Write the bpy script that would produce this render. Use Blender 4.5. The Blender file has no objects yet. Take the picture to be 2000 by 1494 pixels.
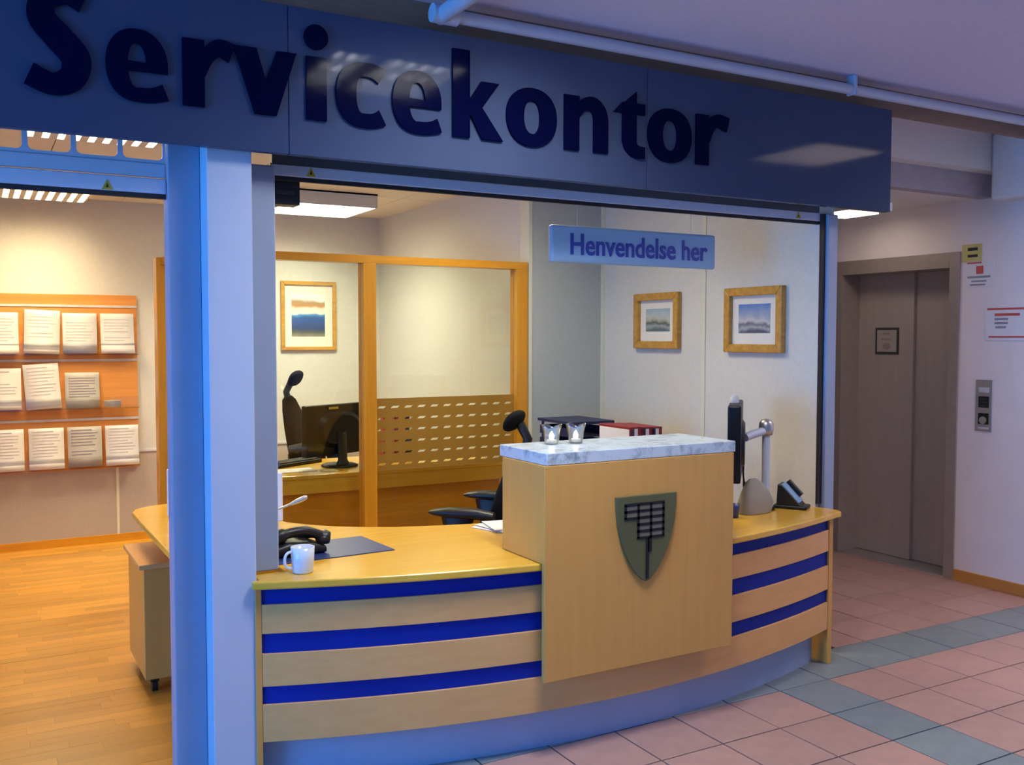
import bpy, bmesh, math, random
from mathutils import Vector, Matrix
random.seed(7)
scene = bpy.context.scene
COL = scene.collection
PI = math.pi

# ------------------------------------------------------------------ camera
CAM_H = 1.571
F_PX, YAW, PITCH, ROLL = 1867.84, .512837, -.046867, .000987
_f = Vector((math.sin(YAW)*math.cos(PITCH), math.cos(YAW)*math.cos(PITCH), math.sin(PITCH)))
_r = Vector((math.cos(YAW), -math.sin(YAW), 0)); _u = _r.cross(_f)
_r2 = _r*math.cos(ROLL)+_u*math.sin(ROLL); _u2 = _u*math.cos(ROLL)-_r*math.sin(ROLL)
cam = bpy.data.cameras.new('camera'); cam_o = bpy.data.objects.new('camera', cam); COL.objects.link(cam_o)
cam.sensor_fit = 'HORIZONTAL'; cam.sensor_width = 36; cam.lens = F_PX/2000*36; cam.clip_start = .05
M = Matrix((_r2, _u2, -_f)).transposed().to_4x4(); M.translation = (0, 0, CAM_H)
cam_o.matrix_world = M
scene.camera = cam_o
def pix(x, y, z):
    d = Vector((x, y, z-CAM_H)); q = d.dot(_f)
    if q < .05: return (-9999, -9999)
    return (1000+F_PX*d.dot(_r2)/q, 747-F_PX*d.dot(_u2)/q)

# ------------------------------------------------------------------ world, light, exposure
vs = scene.view_settings
vs.view_transform = 'Standard'; vs.look = 'None'; vs.gamma = 1; vs.exposure = 0.0
vs.use_curve_mapping = False
world = bpy.data.worlds.new('sky'); scene.world = world; world.use_nodes = True
bg = world.node_tree.nodes['Background']; bg.inputs[0].default_value = (.25, .45, 1, 1); bg.inputs[1].default_value = .35
def area(name, loc, sx, sy, power, color, rot=(0, 0, 0)):
    l = bpy.data.lights.new(name, 'AREA'); l.shape = 'RECTANGLE'; l.size = sx; l.size_y = sy
    l.energy = power; l.color = color
    o = bpy.data.objects.new(name, l); o.location = loc; o.rotation_euler = rot; COL.objects.link(o); return o
WARM = (1, .79, .47); CREAM = (1, .95, .72); COOL = (.92, .93, 1); PINK = (1, .82, .68)
# daylight through the hall windows (left end of the hall, behind the photographer)
area('window_daylight', (-4.05, 1.7, 1.25), 2.2, 3.0, 300, (.04, .34, 1), (0, -PI/2, 0))
P_HALL, P_HALL_B, P_BACK, P_LEFT, P_LEFT2, P_DESK = 60, 46, 62, 82, 50, 30

# ------------------------------------------------------------------ materials
def nodes_of(m):
    m.use_nodes = True; nt = m.node_tree; return nt, nt.nodes, nt.links, nt.nodes['Principled BSDF']
def mat(name, col, rough=.5, metal=0, var=.06, scale=8, bump=0, stretch=(1, 1, 1), spec=.5, coat=0, rnd=0):
    m = bpy.data.materials.new(name); nt, N, L, p = nodes_of(m)
    p.inputs['Roughness'].default_value = rough; p.inputs['Metallic'].default_value = metal
    p.inputs['Specular IOR Level'].default_value = spec
    p.inputs['Coat Weight'].default_value = coat
    tc = N.new('ShaderNodeTexCoord'); mp = N.new('ShaderNodeMapping'); mp.inputs['Scale'].default_value = stretch
    L.new(tc.outputs['Object'], mp.inputs['Vector'])
    nz = N.new('ShaderNodeTexNoise'); nz.inputs['Scale'].default_value = scale; nz.inputs['Detail'].default_value = 4
    L.new(mp.outputs[0], nz.inputs['Vector'])
    rp = N.new('ShaderNodeValToRGB')
    a = [max(0, c*(1-var)) for c in col]; b = [min(1, c*(1+var)) for c in col]
    rp.color_ramp.elements[0].color = (*a, 1); rp.color_ramp.elements[1].color = (*b, 1)
    rp.color_ramp.elements[0].position = .35; rp.color_ramp.elements[1].position = .65
    L.new(nz.outputs['Fac'], rp.inputs[0])
    out = rp.outputs[0]
    if rnd:
        oi = N.new('ShaderNodeObjectInfo'); mr = N.new('ShaderNodeMapRange')
        mr.inputs[3].default_value = 1-rnd; mr.inputs[4].default_value = 1+rnd
        L.new(oi.outputs['Random'], mr.inputs[0])
        hs = N.new('ShaderNodeHueSaturation'); L.new(mr.outputs[0], hs.inputs['Value']); L.new(out, hs.inputs['Color']); out = hs.outputs[0]
    L.new(out, p.inputs['Base Color'])
    if bump:
        bp = N.new('ShaderNodeBump'); bp.inputs['Strength'].default_value = bump; bp.inputs['Distance'].default_value = .004
        L.new(nz.outputs['Fac'], bp.inputs['Height']); L.new(bp.outputs[0], p.inputs['Normal'])
    return m
def wood(name, c1, c2, axis='X', rough=.35, scale=1., rnd=0, coat=.15):
    m = bpy.data.materials.new(name); nt, N, L, p = nodes_of(m)
    p.inputs['Roughness'].default_value = rough; p.inputs['Coat Weight'].default_value = coat; p.inputs['Coat Roughness'].default_value = .25
    tc = N.new('ShaderNodeTexCoord'); mp = N.new('ShaderNodeMapping')
    s = {'X': (1.2, 22, 22), 'Y': (22, 1.2, 22), 'Z': (22, 22, 1.2)}[axis]
    mp.inputs['Scale'].default_value = [k*scale for k in s]
    L.new(tc.outputs['Object'], mp.inputs['Vector'])
    src = mp.outputs[0]
    if rnd:
        oi = N.new('ShaderNodeObjectInfo'); va = N.new('ShaderNodeVectorMath'); va.operation = 'ADD'
        cm = N.new('ShaderNodeCombineXYZ'); mu = N.new('ShaderNodeMath'); mu.operation = 'MULTIPLY'; mu.inputs[1].default_value = 50
        L.new(oi.outputs['Random'], mu.inputs[0]); L.new(mu.outputs[0], cm.inputs[0]); L.new(mu.outputs[0], cm.inputs[1])
        L.new(src, va.inputs[0]); L.new(cm.outputs[0], va.inputs[1]); src = va.outputs[0]
    nz = N.new('ShaderNodeTexNoise'); nz.inputs['Scale'].default_value = 1.5; nz.inputs['Detail'].default_value = 6; nz.inputs['Distortion'].default_value = .4
    L.new(src, nz.inputs['Vector'])
    rp = N.new('ShaderNodeValToRGB'); rp.color_ramp.elements[0].color = (*c1, 1); rp.color_ramp.elements[1].color = (*c2, 1)
    rp.color_ramp.elements[0].position = .3; rp.color_ramp.elements[1].position = .68
    L.new(nz.outputs['Fac'], rp.inputs[0]); out = rp.outputs[0]
    if rnd:
        mr = N.new('ShaderNodeMapRange'); mr.inputs[3].default_value = 1-rnd; mr.inputs[4].default_value = 1+rnd
        L.new(oi.outputs['Random'], mr.inputs[0]); hs = N.new('ShaderNodeHueSaturation')
        L.new(mr.outputs[0], hs.inputs['Value']); L.new(out, hs.inputs['Color']); out = hs.outputs[0]
    L.new(out, p.inputs['Base Color'])
    return m
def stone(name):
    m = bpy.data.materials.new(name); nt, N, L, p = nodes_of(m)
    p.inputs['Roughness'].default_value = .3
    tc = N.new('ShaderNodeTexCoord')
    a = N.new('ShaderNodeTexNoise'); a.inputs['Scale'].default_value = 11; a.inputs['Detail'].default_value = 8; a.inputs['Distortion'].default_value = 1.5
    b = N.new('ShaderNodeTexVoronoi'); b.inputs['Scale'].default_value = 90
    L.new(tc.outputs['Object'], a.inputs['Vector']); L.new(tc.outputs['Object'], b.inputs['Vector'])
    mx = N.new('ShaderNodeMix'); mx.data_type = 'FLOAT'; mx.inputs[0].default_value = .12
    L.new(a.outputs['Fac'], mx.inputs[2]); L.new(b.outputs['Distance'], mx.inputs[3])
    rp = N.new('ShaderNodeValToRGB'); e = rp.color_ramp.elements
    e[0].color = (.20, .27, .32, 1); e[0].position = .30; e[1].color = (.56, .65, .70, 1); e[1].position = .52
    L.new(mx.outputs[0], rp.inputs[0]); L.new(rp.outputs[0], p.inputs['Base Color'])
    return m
def emis(name, col, s):
    m = bpy.data.materials.new(name); nt, N, L, p = nodes_of(m)
    p.inputs['Base Color'].default_value = (*col, 1); p.inputs['Emission Color'].default_value = (*col, 1); p.inputs['Emission Strength'].default_value = s
    return m
def glass(name, tint=(1, 1, 1), refl=.06, rough=.02):
    m = bpy.data.materials.new(name); m.use_nodes = True; nt = m.node_tree; N = nt.nodes; L = nt.links
    N.remove(N['Principled BSDF']); o = N['Material Output']
    t = N.new('ShaderNodeBsdfTransparent'); t.inputs[0].default_value = (*tint, 1)
    g = N.new('ShaderNodeBsdfGlossy'); g.inputs['Roughness'].default_value = rough
    lw = N.new('ShaderNodeLayerWeight'); lw.inputs['Blend'].default_value = .25
    mr = N.new('ShaderNodeMapRange'); mr.inputs[3].default_value = refl; mr.inputs[4].default_value = .7
    L.new(lw.outputs['Fresnel'], mr.inputs[0])
    mx = N.new('ShaderNodeMixShader'); L.new(mr.outputs[0], mx.inputs[0]); L.new(t.outputs[0], mx.inputs[1]); L.new(g.outputs[0], mx.inputs[2])
    L.new(mx.outputs[0], o.inputs[0]); return m
def painting(name, stops, axis=2, warp=.35, scale=9):
    m = bpy.data.materials.new(name); nt, N, L, p = nodes_of(m); p.inputs['Roughness'].default_value = .6
    tc = N.new('ShaderNodeTexCoord'); sp = N.new('ShaderNodeSeparateXYZ'); L.new(tc.outputs['Generated'], sp.inputs[0])
    nz = N.new('ShaderNodeTexNoise'); nz.inputs['Scale'].default_value = scale; nz.inputs['Detail'].default_value = 5
    L.new(tc.outputs['Object'], nz.inputs['Vector'])
    a = N.new('ShaderNodeMath'); a.operation = 'SUBTRACT'; a.inputs[1].default_value = .5; L.new(nz.outputs['Fac'], a.inputs[0])
    b = N.new('ShaderNodeMath'); b.operation = 'MULTIPLY_ADD'; b.inputs[1].default_value = warp
    L.new(a.outputs[0], b.inputs[0]); L.new(sp.outputs[axis], b.inputs[2])
    rp = N.new('ShaderNodeValToRGB'); cr = rp.color_ramp
    cr.elements[0].position = stops[0][0]; cr.elements[0].color = (*stops[0][1], 1)
    cr.elements[1].position = stops[-1][0]; cr.elements[1].color = (*stops[-1][1], 1)
    for q, c in stops[1:-1]:
        e = cr.elements.new(q); e.color = (*c, 1)
    L.new(b.outputs[0], rp.inputs[0]); L.new(rp.outputs[0], p.inputs['Base Color']); return m

MT = dict(
 fascia=mat('painted_fascia', (.050, .070, .130), .07, 0, .02, 3, spec=.05),
 letter=mat('navy_letter', (.0012, .002, .022), .10, 0, .05, 3, spec=.05),
 alu=mat('painted_aluminium', (.56, .62, .73), .38, .1, .02, 4),
 rail_shade=mat('shaded_shutter_rail', (.30, .37, .50), .38, .1, .02, 4),  # darker version of alu: shade on the recessed guide rails put into the colour
 alu_dark=mat('shadow_gap_metal', (.10, .11, .13), .45, .2, .05, 5),
 rubber=mat('black_rubber', (.012, .012, .015), .6, 0, .1, 12),
 blackp=mat('black_plastic', (.007, .008, .010), .42, 0, .15, 14),
 fabric=mat('black_fabric', (.005, .0055, .008), .9, 0, .25, 60, .2, spec=.15),
 dkgrey=mat('dark_grey_mesh', (.05, .05, .048), .8, 0, .2, 70, .2),
 screen=mat('dark_screen_back', (.006, .0065, .008), .4, 0, .1, 10, spec=.25),
 beech=wood('beech_veneer', (.70, .37, .125), (.76, .42, .15), 'X'),
 beech_v=wood('beech_veneer_upright', (.62, .325, .075), (.66, .355, .088), 'Z'),
 desk=wood('beech_worktop', (.74, .40, .035), (.80, .465, .055), 'X', .22),
 orange=wood('lacquered_pine', (.62, .25, .012), (.72, .33, .02), 'Z', .3),
 orange_x=wood('lacquered_pine_rail', (.62, .25, .012), (.72, .33, .02), 'X', .3),
 orange_y=wood('pine_baseboard', (.50, .20, .04), (.62, .28, .06), 'Y', .35),
 rack=wood('rack_veneer', (.62, .24, .05), (.72, .31, .08), 'X', .4),
 plank=wood('oak_strip', (.58, .26, .03), (.72, .37, .06), 'X', .32, 1, .16),
 blue=mat('royal_blue_laminate', (.0, .020, .28), .5, 0, .06, 4, spec=.2),
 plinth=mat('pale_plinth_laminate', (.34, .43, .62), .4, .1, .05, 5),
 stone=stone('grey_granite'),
 tile_p=mat('pink_tile', (.46, .28, .225), .38, 0, .06, 12, .05, rnd=.06),
 tile_g=mat('grey_tile', (.22, .26, .26), .38, 0, .07, 12, .05, rnd=.06),
 grout=mat('grout', (.06, .05, .048), .9, 0, .1, 20),
 white=mat('white_paint', (.74, .73, .70), .7, 0, .02, 5),
 ceil=mat('hall_ceiling_paint', (.62, .59, .74), .8, 0, .03, 40, .1),
 ctile=mat('mineral_ceiling_tile', (.74, .72, .66), .85, 0, .03, 60, .1),
 panel=mat('vinyl_wall_panel', (.70, .68, .62), .6, 0, .025, 50, .05),
 panel_lo=mat('taupe_dado_panel', (.46, .40, .34), .6, 0, .03, 50, .05),
 greywall=mat('grey_green_wall_panel', (.44, .47, .46), .6, 0, .02, 50, .05),
 liftwall=mat('pinkish_white_paint', (.84, .77, .75), .7, 0, .02, 5),
 trimw=mat('cream_trim', (.74, .72, .56), .5, 0, .02, 5),
 brown_shade=mat('ceiling_shade_brown', (.26, .17, .11), .6, 0, .1, 10, stretch=(1, 8, 8)),  # brown colour stands for pipe shadow and warm light on the ceiling
 liftm=mat('lift_metal', (.52, .46, .40), .42, .25, .04, 30, stretch=(1, 1, .1)),
 liftd=mat('lift_frame', (.36, .31, .27), .45, .25, .04, 20),
 steel=mat('brushed_steel', (.55, .54, .50), .35, .8, .05, 40),
 paper=mat('white_paper', (.80, .78, .78), .8, 0, .02, 10),
 paper_g=mat('grey_paper', (.56, .54, .50), .8, 0, .03, 10),
 ink=mat('grey_print', (.30, .28, .32), .8, 0, .1, 10),
 inkp=mat('pale_print', (.60, .57, .60), .8, 0, .1, 10),
 red=mat('red_print', (.62, .10, .08), .7, 0, .05, 10),
 yellow=mat('warning_yellow', (.52, .36, .02), .6, 0, .05, 10),
 gold=wood('gilt_frame', (.46, .21, .03), (.60, .33, .06), 'X', .35),
 mount=mat('mount_board', (.82, .79, .70), .8, 0, .01, 10),
 acryl=glass('acrylic', (.97, .97, .97), .05, .05),
 pane=glass('partition_glass', (.95, .98, .94), .022),
 cup=glass('candle_glass', (.92, .94, .94), .22, .15),
 mug=mat('white_china', (.72, .76, .80), .15, 0, .01, 5),
 navy=mat('navy_desk_mat', (.025, .045, .17), .4, 0, .08, 12),
 navyb=mat('navy_cardboard', (.012, .018, .07), .5, 0, .1, 12),
 redb=mat('dark_red_binder', (.22, .012, .018), .5, 0, .1, 12),
 olive=mat('olive_shield_enamel', (.105, .108, .042), .5, 0, .05, 8),
 olive_l=mat('grey_olive_enamel', (.17, .155, .10), .5, 0, .05, 8),
 black=mat('black_enamel', (.006, .008, .009), .4, 0, .05, 8),
 film=mat('brown_window_film', (.36, .185, .02), .5, 0, .05, 5),
 signb=mat('sky_blue_sign', (.26, .44, .66), .35, 0, .02, 5),
 signt=mat('blue_lettering', (.015, .04, .33), .4, 0, .02, 5),
 pipe=mat('painted_pipe', (.48, .50, .58), .45, 0, .03, 8),
 silver=mat('silver_stalk', (.62, .60, .54), .3, .5, .05, 20),
 beige=mat('beige_plastic', (.30, .28, .23), .6, 0, .05, 10),
 wax=mat('candle_wax', (.85, .80, .70), .5, 0, .02, 5),
 flame=emis('candle_flame', (1, .78, .45), 20),
 opal=emis('lamp_opal', PINK, 9),
 lamp_white=mat('lamp_housing', (.66, .64, .58), .5, 0, .02, 5),
 blueball=mat('blue_plastic', (.05, .12, .55), .4, 0, .05, 10),
)

# ------------------------------------------------------------------ helpers
class MB:
    def __init__(s): s.v = []; s.f = []; s.sm = []
    def add(s, vs, fs, smooth=False):
        o = len(s.v); s.v += [tuple(v) for v in vs]; s.f += [[i+o for i in f] for f in fs]; s.sm += [smooth]*len(fs); return s
    def box(s, x0, x1, y0, y1, z0, z1):
        return s.add([(x0,y0,z0),(x1,y0,z0),(x1,y1,z0),(x0,y1,z0),(x0,y0,z1),(x1,y0,z1),(x1,y1,z1),(x0,y1,z1)],
                     [(3,2,1,0),(4,5,6,7),(0,1,5,4),(1,2,6,5),(2,3,7,6),(3,0,4,7)])
    def obox(s, c, half, rot):       # oriented box; rot = 3x3 Matrix
        vs = [Vector(c)+rot@Vector((half[0]*a, half[1]*b, half[2]*d)) for d in (-1,1) for a,b in ((-1,-1),(1,-1),(1,1),(-1,1))]
        return s.add(vs, [(3,2,1,0),(4,5,6,7),(0,1,5,4),(1,2,6,5),(2,3,7,6),(3,0,4,7)])
    def prism(s, poly, a0, a1, plane='XZ'):   # polygon (convex or ngon) extruded along the remaining axis
        n = len(poly)
        def P(p, a): return {'XZ': (p[0], a, p[1]), 'YZ': (a, p[0], p[1]), 'XY': (p[0], p[1], a)}[plane]
        vs = [P(p, a0) for p in poly]+[P(p, a1) for p in poly]
        fs = [list(range(n)), list(range(2*n-1, n-1, -1))]+[(i, i+n, (i+1) % n+n, (i+1) % n) for i in range(n)]
        return s.add(vs, fs)
    def tube(s, pts, r, n=10, caps=True):
        pts = [Vector(p) for p in pts]; rs = r if isinstance(r, (list, tuple)) else [r]*len(pts)
        rings = []; up = None
        for i, p in enumerate(pts):
            t = (pts[min(i+1, len(pts)-1)]-pts[max(i-1, 0)]).normalized()
            if up is None: up = t.orthogonal().normalized()
            up = (up-t*up.dot(t)).normalized(); w = t.cross(up)
            rings.append([p+(up*math.cos(2*PI*k/n)+w*math.sin(2*PI*k/n))*rs[i] for k in range(n)])
        vs = [v for g in rings for v in g]; fs = []
        for i in range(len(pts)-1):
            for k in range(n): fs.append((i*n+k, i*n+(k+1) % n, (i+1)*n+(k+1) % n, (i+1)*n+k))
        s.add(vs, fs, True)
        if caps: s.add(rings[0], [list(range(n))[::-1]]); s.add(rings[-1], [list(range(n))])
        return s
    def lathe(s, prof, c=(0, 0, 0), n=24, smooth=True):
        vs = [(c[0]+r*math.cos(2*PI*k/n), c[1]+r*math.sin(2*PI*k/n), c[2]+z) for r, z in prof for k in range(n)]; fs = []
        for i in range(len(prof)-1):
            for k in range(n): fs.append((i*n+k, i*n+(k+1) % n, (i+1)*n+(k+1) % n, (i+1)*n+k))
        return s.add(vs, fs, smooth)
    def loft(s, secs, n=20, pw=2.6):   # secs: (centre, axis_a, axis_b) super-ellipse sections, capped
        def se(t):
            c, q = math.cos(t), math.sin(t)
            return (math.copysign(abs(c)**(2/pw), c), math.copysign(abs(q)**(2/pw), q))
        rings = []
        for c, a, b in secs:
            c, a, b = Vector(c), Vector(a), Vector(b)
            rings.append([c+a*se(2*PI*k/n)[0]+b*se(2*PI*k/n)[1] for k in range(n)])
        vs = [v for g in rings for v in g]; fs = []
        for i in range(len(rings)-1):
            for k in range(n): fs.append((i*n+k, i*n+(k+1) % n, (i+1)*n+(k+1) % n, (i+1)*n+k))
        s.add(vs, fs, True); s.add(rings[0], [list(range(n))[::-1]], True); s.add(rings[-1], [list(range(n))], True)
        return s
    def mesh(s, name):
        me = bpy.data.meshes.new(name); me.from_pydata(s.v, [], s.f)
        for p, q in zip(me.polygons, s.sm): p.use_smooth = q
        bm = bmesh.new(); bm.from_mesh(me); bmesh.ops.recalc_face_normals(bm, faces=bm.faces); bm.to_mesh(me); bm.free()
        return me
def tag(o, label=None, cat=None, group=None, kind=None):
    for k, v in (('label', label), ('category', cat), ('group', group), ('kind', kind)):
        if v: o[k] = v
    return o
def wloc(o):
    v = Vector((0, 0, 0))
    while o: v += o.location; o = o.parent
    return v
def obj(name, mb, m, parent=None, bevel=0, seg=2, loc=None, local=False):
    """mb in world coordinates (or local=True: in the parent's frame)"""
    me = mb.mesh(name) if isinstance(mb, MB) else mb
    o = bpy.data.objects.new(name, me); COL.objects.link(o)
    if m is not None and not me.materials: me.materials.append(MT[m] if isinstance(m, str) else m)
    org = Vector(loc) if loc is not None else Vector((0, 0, 0))
    if parent: o.parent = parent
    if not local:
        if loc is None and parent is None and isinstance(mb, MB) and mb.v:
            xs, ys, zs = zip(*mb.v); org = Vector(((min(xs)+max(xs))/2, (min(ys)+max(ys))/2, min(zs)))
        elif loc is None and parent is not None: org = wloc(parent)
        for v in me.vertices: v.co -= org
        o.location = org-(wloc(parent) if parent else Vector((0, 0, 0)))
    elif loc is not None: o.location = loc
    if bevel:
        b = o.modifiers.new('bevel', 'BEVEL'); b.width = bevel; b.segments = seg; b.limit_method = 'ANGLE'; b.angle_limit = .7
    return o
def empty(name, loc, label=None, cat=None, group=None, kind=None, rz=0):
    e = bpy.data.objects.new(name, None); COL.objects.link(e); e.location = loc; e.rotation_euler.z = rz; e.empty_display_size = .1
    return tag(e, label, cat, group, kind)
def B(*a): return MB().box(*a)
def struct(name, mb, m, label, cat, parent=None, bevel=0):
    o = obj(name, mb, m, parent, bevel); return tag(o, label, cat, kind='structure') if parent is None else o
def copy_tree(o, parent=None):
    c = o.copy(); COL.objects.link(c); c.parent = parent
    for ch in list(o.children): copy_tree(ch, c)
    return c
def catmull(pts, n=8, closed=False):
    P = [Vector(p) for p in pts]; out = []
    m = len(P)
    for i in range(m if closed else m-1):
        g = (lambda k: P[k % m]) if closed else (lambda k: P[max(0, min(m-1, k))])
        a, b, c, d = g(i-1), g(i), g(i+1), g(i+2)
        for k in range(n):
            t = k/n; out.append(.5*((2*b)+(c-a)*t+(2*a-5*b+4*c-d)*t*t+(3*b-a-3*c+d)*t**3))
    if not closed: out.append(P[-1])
    return out

# ------------------------------------------------------------------ key dimensions (metres)
SX = 3.65          # inside of the office's right wall
YB = 7.87          # back wall
YP = 5.28          # glass partition
XE = 5.53          # lift wall
XS = 3.10          # side wall of the back room
ZC, ZO, ZL = 2.80, 2.60, 2.44   # hall / office / lobby ceilings
TS = .30; TX0, TY0 = 3.40, 3.068

# ------------------------------------------------------------------ floors
fl = struct('floor', B(-4.1, 5.9, -3.1, 3.40, -.12, -.007).box(3.75, 5.9, 3.40, 6.2, -.12, -.007), 'grout', 'pink tiled hall floor with grey tile bands', 'floor')
def tile_mesh(name, w, d, m):
    b = MB().box(-w/2, w/2, -d/2, d/2, -.007, 0); me = b.mesh(name)
    bm = bmesh.new(); bm.from_mesh(me)
    ed = [e for e in bm.edges if all(v.co.z > -.001 for v in e.verts)]
    bmesh.ops.bevel(bm, geom=ed, offset=.0015, segments=1, affect='EDGES'); bm.to_mesh(me); bm.free()
    me.materials.append(MT[m]); return me
G = .007
tm = {False: tile_mesh('tile', TS-G, TS-G, 'tile_p'), True: tile_mesh('tile', TS-G, TS-G, 'tile_g')}
rest = {False: MB(), True: MB()}
fw = wloc(fl); ntile = 0
for i in range(-25, 8):
    for m in range(-21, 11):
        x0, y0 = TX0+TS*i, TY0+TS*m
        x1, y1 = x0+TS, y0+TS
        gray = (m == 0) or (i == -1 and m < 0)
        if m >= 1 and x1 < 3.80: continue
        if m >= 1 and x0 < 3.78: x0 = 3.78
        if m == 1 and y0 < 3.0: continue
        x1 = min(x1, XE)
        if x1-x0 < .02: continue
        ps = [pix(a, b, 0) for a in (x0, x1) for b in (y0, y1)]
        vis = any(480 < p[0] < 2060 and 1000 < p[1] < 1560 for p in ps) and min(p[0] for p in ps) > -9000
        if vis and ntile < 300 and not (x1 < 3.6 and y0 > 3.36):
            t = bpy.data.objects.new('tile', tm[gray]); COL.objects.link(t); t.parent = fl
            t.location = Vector(((x0+x1)/2, (y0+y1)/2, random.uniform(-.0006, .0006)))-fw
            t.scale = ((x1-x0-G)/(TS-G), 1, 1); ntile += 1
        else:
            rest[gray].box(x0+G/2, x1-G/2, y0+G/2, y1-G/2, -.007, 0)
for g in (False, True):
    tag(obj('far_tiles', rest[g], 'tile_g' if g else 'tile_p', fl), kind='stuff')
fo = struct('floor', B(-2.6, SX, 3.40, YB, -.12, -.008), 'rack', 'orange oak strip floor inside the service office', 'floor')
fow = wloc(fo); restp = MB(); npl = 0
y = 3.405; row = 0
pmeshes = {}
while y < YB-.02:
    w = min(.07, YB-y-.002); x = -2.6+random.uniform(0, .5)
    xs = [-2.6]
    while x < SX-.25: xs.append(x); x += random.choice((.36, .44, .52, .60))
    xs.append(SX)
    for a, b in zip(xs, xs[1:]):
        ps = [pix(p, q, 0) for p in (a, b) for q in (y, y+w)]
        vis = any(-30 < p[0] < 345 and 1030 < p[1] < 1540 for p in ps) or (ps[0][0] < 0 and ps[2][0] > 345 and 1030 < ps[0][1] < 1540)
        if vis and npl < 300:
            key = round(b-a, 2)
            if key not in pmeshes:
                me = MB().box(-.5, .5, -.5, .5, -.008, 0).mesh('plank'); me.materials.append(MT['plank']); pmeshes[key] = me
            if row == -1: pass
            me = pmeshes[key]
            o = bpy.data.objects.new('plank', me); COL.objects.link(o); o.parent = fo
            o.scale = (b-a-.0006, w-.0006, 1)
            o.location = Vector(((a+b)/2, y+w/2, random.uniform(-.0004, .0004)))-fow; npl += 1
        else: restp.box(a+.0006, b-.0006, y+.0006, y+w-.0006, -.008, 0)
    y += .07; row += 1
tag(obj('far_planks', restp, 'plank', fo), kind='stuff')

# ------------------------------------------------------------------ hall shell
struct('ceiling', B(-4.1, 5.9, -3.1, 3.65, ZC, ZC+.1), 'ceil', 'pale purple grey painted hall ceiling', 'ceiling')
struct('wall_back', B(-4.1, 5.9, -3.2, -3.1, 0, ZC), 'white', 'plain wall of the hall behind the viewer', 'wall')
wl = struct('wall_left', B(-4.2, -4.1, -3.1, .1, 0, ZC).box(-4.2, -4.1, 3.3, 3.4, 0, ZC).box(-4.2, -4.1, .1, 3.3, 0, .08).box(-4.2, -4.1, .1, 3.3, 2.42, ZC), 'white', 'hall end wall with a tall window opening', 'wall')
wn = empty('window_1', (-4.15, 1.7, .08), 'tall daylight window at the far end of the hall', 'window', kind='structure')
obj('window_frame', B(-4.18, -4.12, .1, .16, .08, 2.42).box(-4.18, -4.12, 3.24, 3.3, .08, 2.42).box(-4.18, -4.12, .16, 3.24, .08, .14).box(-4.18, -4.12, .16, 3.24, 2.36, 2.42), 'alu', wn)
for a in (.16, 1.19, 2.22):
    obj('pane', B(-4.152, -4.148, a, a+1.02, .14, 2.36), 'pane', wn)
struct('wall_front', B(-4.1, -2.6, 3.30, 3.42, 0, ZC), 'white', 'hall wall left of the service office', 'wall')
# lift wall with its opening
wr = struct('wall_right', B(XE, XE+.35, -3.1, 3.96, 0, ZL).box(XE, XE+.35, 4.94, 6.2, 0, ZL).box(XE, XE+.35, 3.96, 4.94, 2.12, ZL).box(XE, XE+.35, -3.1, 3.75, ZL, ZC), 'liftwall', 'pale wall with the lift doors and a call panel', 'wall')
struct('wall_lobby', B(3.75, 5.9, 6.1, 6.2, 0, ZL), 'white', 'end wall of the lift lobby', 'wall')
# ceiling steps over the lobby
struct('trim_1', B(SX+.02, XE, 3.65, 3.75, 2.58, ZC), 'white', 'white bulkhead above the lift lobby opening', 'trim')
struct('trim_2', B(SX+.10, XE, 3.75, 3.83, ZL, 2.58), mat('painted_step_shade', (.40, .38, .42), .8), 'ceiling step under the white bulkhead, its shade painted in grey', 'trim')  # shade on the step face is put into this darker grey
struct('ceiling_lobby', B(SX+.10, XE+.1, 3.83, 6.2, ZL, ZL+.08), 'white', 'low lobby ceiling in front of the lift', 'ceiling')
struct('trim_3', B(-2.6, XE, 3.27, 3.30, 2.68, ZC), 'brown_shade', 'added brown strip for the shaded warm lit ceiling above the blue fascia', 'trim')  # added strip, painted like ceiling in pipe shadow and warm light
bbr = struct('baseboard_right', B(XE-.014, XE, -3.1, 3.955, 0, .075), 'orange_y', 'orange wooden baseboard along the lift wall', 'baseboard', bevel=.003)
struct('baseboard_lobby', B(XE-.014, XE, 4.945, 6.1, 0, .075), 'orange_y', 'short orange baseboard left of the lift', 'baseboard', bevel=.003)
# soffit block along the top of the lift wall
struct('trim_4', B(5.36, XE, 2.2, 3.65, 2.40, ZC), 'white', 'pale soffit at the top of the lift wall', 'trim', bevel=.02)

# ------------------------------------------------------------------ office shell
struct('ceiling_office', B(-2.6, SX, 3.60, YB, ZO+.02, ZO+.12), 'ctile', 'office ceiling of mineral tiles', 'ceiling')
oc = bpy.data.objects['ceiling_office']; ocw = wloc(oc)
cme = MB().box(-.297, .297, -.297, .297, 0, .02).mesh('ceiling_tile'); cme.materials.append(MT['ctile'])
for i in range(10):
    for j in range(7):
        x, yy = -2.3+.6*i, 3.92+.6*j
        if x+.3 > SX or yy+.3 > YB: continue
        o = bpy.data.objects.new('ceiling_tile', cme); COL.objects.link(o); o.parent = oc; o.location = Vector((x, yy, ZO))-ocw
wb = struct('wall_office_back', B(-2.7, 3.75, YB, YB+.1, 0, ZO+.1), 'panel', 'cream panelled back wall of the office', 'wall')
obj('dado_panel', B(-2.6, XS, YB-.012, YB, 0.06, .69), 'panel_lo', wb)
obj('dado_strip', B(-2.6, XS, YB-.02, YB, .685, .70), 'inkp', wb)
obj('panel_joint', B(.935, .955, YB-.016, YB, .06, .69), 'trimw', wb)
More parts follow.
